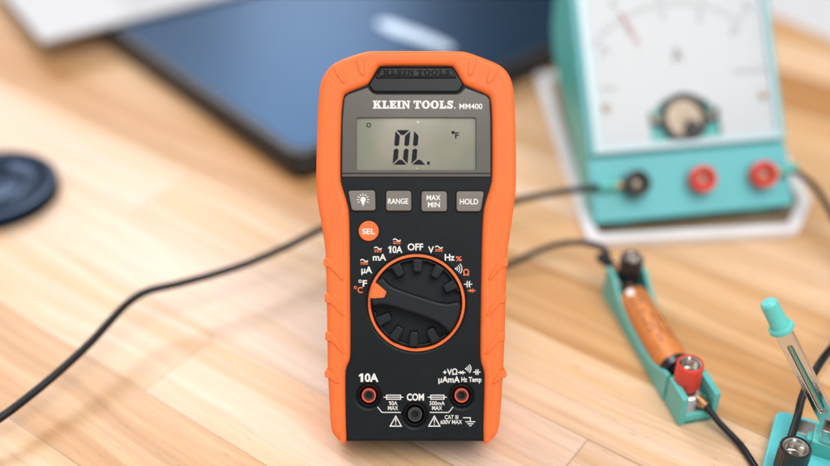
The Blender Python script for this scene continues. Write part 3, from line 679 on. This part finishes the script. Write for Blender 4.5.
# ------------------------------------------------------------------ knife switch
SY = R(-24.6)
ks = thing('knife_switch', (171.9, 270.5, 0), (0, 0, SY), 'teal knife switch at the right edge with its lever open and raised', 'knife switch')
bm = bmesh.new()
plate(bm, [rounded([(-37, -33), (45, -33), (45, 21), (-37, 21)], 4.5, 8)], .05, 6, 1.0, 4)
finish(bm, 'base', 'aqua', ks)
bm = bmesh.new(); plate(bm, [rounded([(-29, 10.5), (-12, 10.5), (-12, 18.5), (-29, 18.5)], 1)], 5.5, 6.6, .25, 2); finish(bm, 'contact_plate', 'nickel', ks)
bm = bmesh.new(); box(bm, -22, 10, 1.5, 12.5, 5.5, 13.0, .7); box(bm, -24, -21, 4, 9, 5.5, 11.0, .6); finish(bm, 'hinge_block', 'teal', ks)
bm = bmesh.new(); 
box(bm, -19.5, -8, 2.2, 3.0, 12.5, 19.5, .15); box(bm, -19.5, -8, 11.0, 11.8, 12.5, 19.5, .15); box(bm, -19.5, -8, 2.2, 11.8, 12.6, 13.6, .15)
clip = finish(bm, 'hinge_clip', 'nickel', ks)
bm = bmesh.new(); Tr = Matrix.Translation((-15, 1.6, 18.5)) @ Matrix.Rotation(R(-90), 4, 'X')
lathe(bm, [(0, -1.4), (1.4, -1.2), (2.2, -.4), (2.3, .4), (1.2, .6), (1.2, 10.8), (2.0, 11.0), (0, 11.8)], 28, Tr); finish(bm, 'rivet', 'nickel', clip)
# lever: axis from the pivot up and to the left
piv = Vector((-16, 6.9, 17.5)); tip = Vector((-51.0, 6.9, 70.0)); ax = (tip - piv); LL = ax.length; ax.normalize()
yx = Vector((0, 1, 0)); zx = ax.cross(yx)
yx = zx
zx = ax.cross(yx)
Tl = Matrix(((ax.x, yx.x, zx.x, piv.x), (ax.y, yx.y, zx.y, piv.y), (ax.z, yx.z, zx.z, piv.z), (0, 0, 0, 1)))   # x along lever, y across, z normal
bm = bmesh.new()
ol = rounded([(-3, -3.3), (49, -3.3), (49, 3.3), (-3, 3.3)], 1.5); sl = rounded([(9, -1.25), (42, -1.0), (42, 1.0), (9, 1.25)], .9)
plate(bm, [ol, sl], -1.1, 1.1, .35, 3, Tl)
plate(bm, [rounded([(-2, -3.1), (48.5, -3.1), (48.5, 3.1), (-2, 3.1)], 1.2)], -1.5, -.7, .15, 2, Tl)
lev = finish(bm, 'lever', 'nickel', ks)
bm = bmesh.new(); plate(bm, [rounded([(10, -.5), (41, -.4), (41, .4), (10, .5)], .4)], -.8, .2, .2, 2, Tl); finish(bm, 'groove_reflection', 'teal', lev)  # teal strip stands in for the teal reflected in the slot
bm = bmesh.new(); Th = Tl @ Matrix.Rotation(R(90), 4, 'Y')
lathe(bm, [(0, 48.6), (4.2, 48.6), (4.7, 49.1), (4.7, 50.6), (4.2, 51.1), (3.7, 51.3), (3.5, 52), (3.2, 61.4), (2.5, 62.2), (0, 62.3)], 40, Th); finish(bm, 'lever_knob', 'mint', ks)
post(ks, Matrix.Translation((-27.6, -12.0, 0)), 'postblack', 5.8, 14, 7.5, 'black binding post by the raised lever')

# ------------------------------------------------------------------ laptop, paper, cap
lc = at(300, 186, 0); ldir = Vector((-150, 172, 0)).normalized(); rdir = Vector((172, 150, 0)).normalized()
ly = math.atan2(rdir.y, rdir.x)
lp = thing('laptop', lc, (0, 0, ly), 'closed dark laptop with a sky-tinted lid lying on the table behind the multimeter', 'laptop')
bm = bmesh.new(); plate(bm, [rounded([(0, 0), (330, 0), (330, 235), (0, 235)], 12, 8)], 1.5, 11.5, 2.2, 4)
for x, y in ((20, 20), (310, 20), (20, 215), (310, 215)): lathe(bm, [(5, 0.1), (5, 2)], 20, Matrix.Translation((x, y, 0)))
finish(bm, 'laptop_base', 'laptopedge', lp)
bm = bmesh.new(); plate(bm, [rounded([(.5, .5), (329.5, .5), (329.5, 234.5), (.5, 234.5)], 12, 8)], 12.0, 16.5, 1.4, 4); lid = finish(bm, 'lid', 'laptopedge', lp)
bm = bmesh.new(); plate(bm, [rounded([(6, 6), (324, 6), (324, 229), (6, 229)], 9, 8)], 16.3, 17.0, .3, 2); finish(bm, 'lid_panel', 'lid', lid)
def loc(px, py, h, root, yaw):
    p = at(px, py, h) - root; p.z = 0; return Matrix.Rotation(-yaw, 3, 'Z') @ p
a = loc(385, 26, 17, lc, ly); b = loc(446, 47, 17, lc, ly); d = (b - a); L = d.length; d.normalize()
Te = Matrix(((d.x, -d.y, 0, a.x), (d.y, d.x, 0, a.y), (0, 0, 1, 0), (0, 0, 0, 1)))
bm = bmesh.new(); plate(bm, [chaikin([(-7, -2), (-6, 5), (2, 8), (12, 6.5), (22, 7.5), (L + 2, 4), (L + 7, -1), (L + 2, -5), (20, -5.5), (10, -6.5), (2, -4)], 2)], 16.9, 17.6, .2, 2, Te); finish(bm, 'pale_streak', 'pale_streak', lid)  # pale irregular streak raised on the lid

pc = at(42, 41, 20); e1 = (at(200, 1, 20) - pc).normalized(); e2 = Vector((-e1.y, e1.x, 0)); py_ = math.atan2(e1.y, e1.x)
bk = thing('booklet', pc, (0, 0, py_), 'white printed booklet lying across the laptop corner at top left', 'booklet')
bm = bmesh.new(); 
sk = (at(19, 0, 20) - pc); sk = Matrix.Rotation(-py_, 3, 'Z') @ sk; sk = sk / sk.y
plate(bm, [rounded([(0, 0), (210, 0), (210 + sk.x * 0, 150), (0, 150)], 3)], -2.0, 0.4, .2, 2); page = finish(bm, 'cover_page', 'paper', bk)
bm = bmesh.new()
for r in range(9):
    x = 60 + random.uniform(-3, 3)
    while x < 190:
        l = random.uniform(3, 10); box(bm, x, x + l, 8 + r * 5.2, 9.8 + r * 5.2, .35, .46, 0.01); x += l + 2
finish(bm, 'fine_print', 'ink', page)
# second sheet at the far right of the table
pr = at(770, 14, 0)
sh = thing('paper_sheet', pr, (0, 0, math.atan2((at(830, 40, 0) - pr).y, (at(830, 40, 0) - pr).x)), 'pale blank sheet of paper on the table at top right corner', 'paper')
bm = bmesh.new(); plate(bm, [rounded([(-20, 0), (190, 0), (190, 260), (-20, 260)], 1)], .1, .5, .05, 1); finish(bm, 'sheet', 'paper', sh)

cc = at(-4, 196, 0)
lcap = bmesh.new()
prof = [(0, .1), (31, .1), (32.3, .6), (32.6, 1.6), (32.6, 6.6), (31.8, 7.8), (30.2, 8.2), (28.2, 8.0), (26.6, 6.2), (25.4, 5.4), (16, 5.2), (14.6, 5.5), (13.6, 6.9), (12.2, 7.2), (0, 7.0)]
lathe(lcap, prof, 96)
o = finish(lcap, 'cap_disc', 'cap')
root = thing('lens_cap', cc, (0, 0, R(20)), 'glossy black round lens cap at the left edge of the picture', 'lens cap'); o.parent = root
for sx in (-1, 1):
    bm = bmesh.new(); box(bm, -8.5, 8.5, sx * 19.6 - 3.2, sx * 19.6 + 3.2, 4.6, 7.4, .6); g = finish(bm, 'pinch_grip', 'cap', root)
bm = bmesh.new()
for k in range(90):
    a = 2 * math.pi * k / 90; box(bm, 32.3, 33.0, -.45, .45, 1.4, 6.4, .15, Matrix.Rotation(a, 4, 'Z'))
finish(bm, 'knurled_edge', 'cap', root)

# ------------------------------------------------------------------ cables
def cable(pts, r, label, lugs=()):
    root = thing('test_lead', (pts[0].x, pts[0].y, 0), (0, 0, 0), label, 'cable')
    off = Vector((pts[0].x, pts[0].y, 0))
    bm = bmesh.new(); tube(bm, [p - off for p in pts], r); finish(bm, 'wire', 'cable', root)
    for (p, d, sleeve) in lugs:                      # p = post centre, d = direction the wire leaves
        d = Vector(d).normalized(); up = Vector((0, 0, 1)); up = (up - d * up.dot(d)).normalized(); sd = up.cross(d); q = p - off
        T = Matrix(((d.x, sd.x, up.x, q.x), (d.y, sd.y, up.y, q.y), (d.z, sd.z, up.z, q.z), (0, 0, 0, 1)))
        bm = bmesh.new()
        plate(bm, [rounded([(-3.6, -2.2), (-3.6, -3.9), (3, -3.9), (5.5, -1.6), (7, -1.6), (7, 1.6), (5.5, 1.6), (3, 3.9), (-3.6, 3.9), (-3.6, 2.2), (2, 2.2), (2, -2.2)], .5)], -.4, .4, .15, 2, T)
        lathe(bm, [(.9, 6), (1.9, 6.2), (1.9, 11), (1.2, 11.2)], 20, T @ Matrix.Rotation(R(90), 4, 'Y'))
        finish(bm, 'spade_lug', 'copper' if sleeve != 'brass' else 'brass', root)
        if sleeve:
            bm = bmesh.new(); lathe(bm, [(1.4, 9.5), (2.5, 9.7), (2.5, 18), (2.0, 19)], 20, T @ Matrix.Rotation(R(90), 4, 'Y')); finish(bm, 'sleeve', 'teal' if sleeve != 'black' else 'cable', root)
    return root
def panel(x, y, z):
    p = Matrix.Rotation(PSI, 4, 'Z') @ (Tp @ Vector((x, y, z))); return Vector((89.1, 428.1, 8)) + p
def pdir(x, y, z): return Matrix.Rotation(PSI, 4, 'Z') @ (Tp @ Vector((x, y, z)))
pb = panel(21.6, 17.6, 3.0); db = pdir(-1, .02, .05).normalized()
cable([at(-90, 470, 5), at(-40, 442, 8), at(0, 418, 12), at(32, 394, 13), at(62, 369, 15), at(90, 343, 17), at(112, 319, 19), at(128, 303, 20), at(147, 291.5, 20), at(180, 283.5, 19), at(215, 274, 18), at(250, 262.5, 18), at(290, 245, 18),
       at(323, 228.5, 19), at(380, 207, 20), at(440, 197, 22), at(500, 203, 22), at(530, 197.5, 21), at(565, 191.5, 22), pb + db * 14], 1.75,
      'long black test lead crossing the left table and passing behind the orange multimeter', [(pb, db, 'brass')])
hb = Vector((105.6, 341.6, 0)) + Matrix.Rotation(HY, 3, 'Z') @ BP + Vector((0, 0, 13.4)); dbb = Vector((-.62, .75, .12)).normalized()
cable([at(395, 262, 6), at(420, 235, 4), at(455, 245, 4), at(485, 267, 3), at(511, 263, 4), at(535, 252, 7), at(560, 244, 11), at(583, 242.5, 15), at(603, 248, 17), hb + dbb * 11], 1.45,
      'black lead between the orange multimeter and the far post of the battery holder', [(hb, dbb, 'black'), (at(395, 262, 6), Vector((-.5, -.8, 0)), 'black')])
pr_ = panel(87.6, 16.4, 3.0); dr = pdir(1, .12, .1).normalized()
ksb = Vector((171.9, 270.5, 0)) + Matrix.Rotation(SY, 3, 'Z') @ Vector((-27.6, -12.0, 6.9)); dk = Vector((.05, .93, .36)).normalized()
cable([pr_ + dr * 14, at(795, 172, 24), at(812, 184, 22), at(826, 204, 19), at(842, 236, 15), at(858, 275, 12), at(852, 320, 14), at(836, 342, 20), at(822, 360, 24), at(810, 380, 22), at(802, 398, 18), at(797, 418, 14), ksb + dk * 7], 1.55,
      'black lead looping from the right red ammeter post down to the knife switch', [(pr_, dr, 'brass')])
hr = Vector((105.6, 341.6, 0)) + Matrix.Rotation(HY, 3, 'Z') @ RP + Vector((0, 0, 10.6)); RH = Matrix.Rotation(HY, 3, 'Z'); d4 = (RH @ Vector((5.6, -10.8, -2.2))).normalized()
def hl(x, y, z): return Vector((105.6, 341.6, 0)) + RH @ Vector((x, y, z))
cable([hr + d4 * 9, hl(4.4, -42.0, 7.0), hl(6.4, -46.5, 5.0), hl(9.6, -52.5, 2.8), at(743, 448, 2), at(756, 468, 2), at(775, 500, 2), at(810, 540, 2)], 1.35,
      'short black wire with copper lug leaving the red post towards the picture bottom', [(hr, d4, None)])

# ------------------------------------------------------------------ light
w = bpy.data.worlds.new('World'); scene.world = w; w.use_nodes = True
bg = w.node_tree.nodes['Background']; wn_, wl = w.node_tree.nodes, w.node_tree.links
bg.inputs['Strength'].default_value = .46
tcw = wn_.new('ShaderNodeTexCoord'); sx = wn_.new('ShaderNodeSeparateXYZ'); wl.new(tcw.outputs['Generated'], sx.inputs[0])
# a plain room: bright towards the window wall and overhead, dim at the back right
def wmap(src, a, b_, lo, hi):
    n = wn_.new('ShaderNodeMapRange'); n.interpolation_type = 'SMOOTHSTEP'; wl.new(src, n.inputs['Value'])
    n.inputs['From Min'].default_value = a; n.inputs['From Max'].default_value = b_; n.inputs['To Min'].default_value = lo; n.inputs['To Max'].default_value = hi; return n.outputs['Result']
fx = wmap(sx.outputs['X'], -.10, .10, 0, 1); fy = wmap(sx.outputs['Y'], .2, .6, 0, 1); fz = wmap(sx.outputs['Z'], .55, .8, 1, 0)
m1 = wn_.new('ShaderNodeMath'); m1.operation = 'MULTIPLY'; wl.new(fx, m1.inputs[0]); wl.new(fy, m1.inputs[1])
m2 = wn_.new('ShaderNodeMath'); m2.operation = 'MULTIPLY'; wl.new(m1.outputs[0], m2.inputs[0]); wl.new(fz, m2.inputs[1])
mxw = wn_.new('ShaderNodeMix'); mxw.data_type = 'RGBA'; wl.new(m2.outputs[0], mxw.inputs['Factor'])
mxw.inputs['A'].default_value = (0.95, 0.96, 1.0, 1); mxw.inputs['B'].default_value = (.09, .08, .08, 1); wl.new(mxw.outputs['Result'], bg.inputs['Color'])
def area(name, loc, target, sx, sy, power, col):
    l = bpy.data.lights.new(name, 'AREA'); l.shape = 'RECTANGLE'; l.size = sx; l.size_y = sy; l.energy = power; l.color = col
    o = bpy.data.objects.new(name, l); C.objects.link(o); o.location = loc
    o.rotation_euler = (Vector(target) - Vector(loc)).to_track_quat('-Z', 'Y').to_euler(); return o
area('window_light', (-1.0, 2.25, 2.05), (0, .45, 0), 1.4, .9, 31, (.97, .96, 1.0))
area('lid_sheen_light', (-.24, 2.5, 1.05), (0, .5, 0), .42, .6, 2.0, (.72, .86, 1.0))  # added lamp for the blue sheen on the laptop lid
area('overhead_fill', (.35, -.35, 1.7), (0, .4, 0), 1.4, 1.2, 21, (1.0, .975, .935))  # added overhead fill that brightens the multimeter face

# ------------------------------------------------------------------ camera
cam = bpy.data.cameras.new('camera'); co = bpy.data.objects.new('camera', cam); C.objects.link(co); scene.camera = co
co.location = (0, 0, HC * S); co.rotation_euler = (R(90) - TH, 0, 0)
cam.sensor_width = 36; cam.lens = FPX / 830 * 36; cam.clip_start = .01; cam.clip_end = 20
cam.dof.use_dof = True; cam.dof.focus_distance = (DM - 1) * S; cam.dof.aperture_fstop = 2.4; cam.dof.aperture_blades = 9
scene.view_settings.view_transform = 'Standard'; scene.view_settings.look = 'None'; scene.view_settings.exposure = 0.52; scene.view_settings.gamma = 1
scene.cycles.use_denoising = True
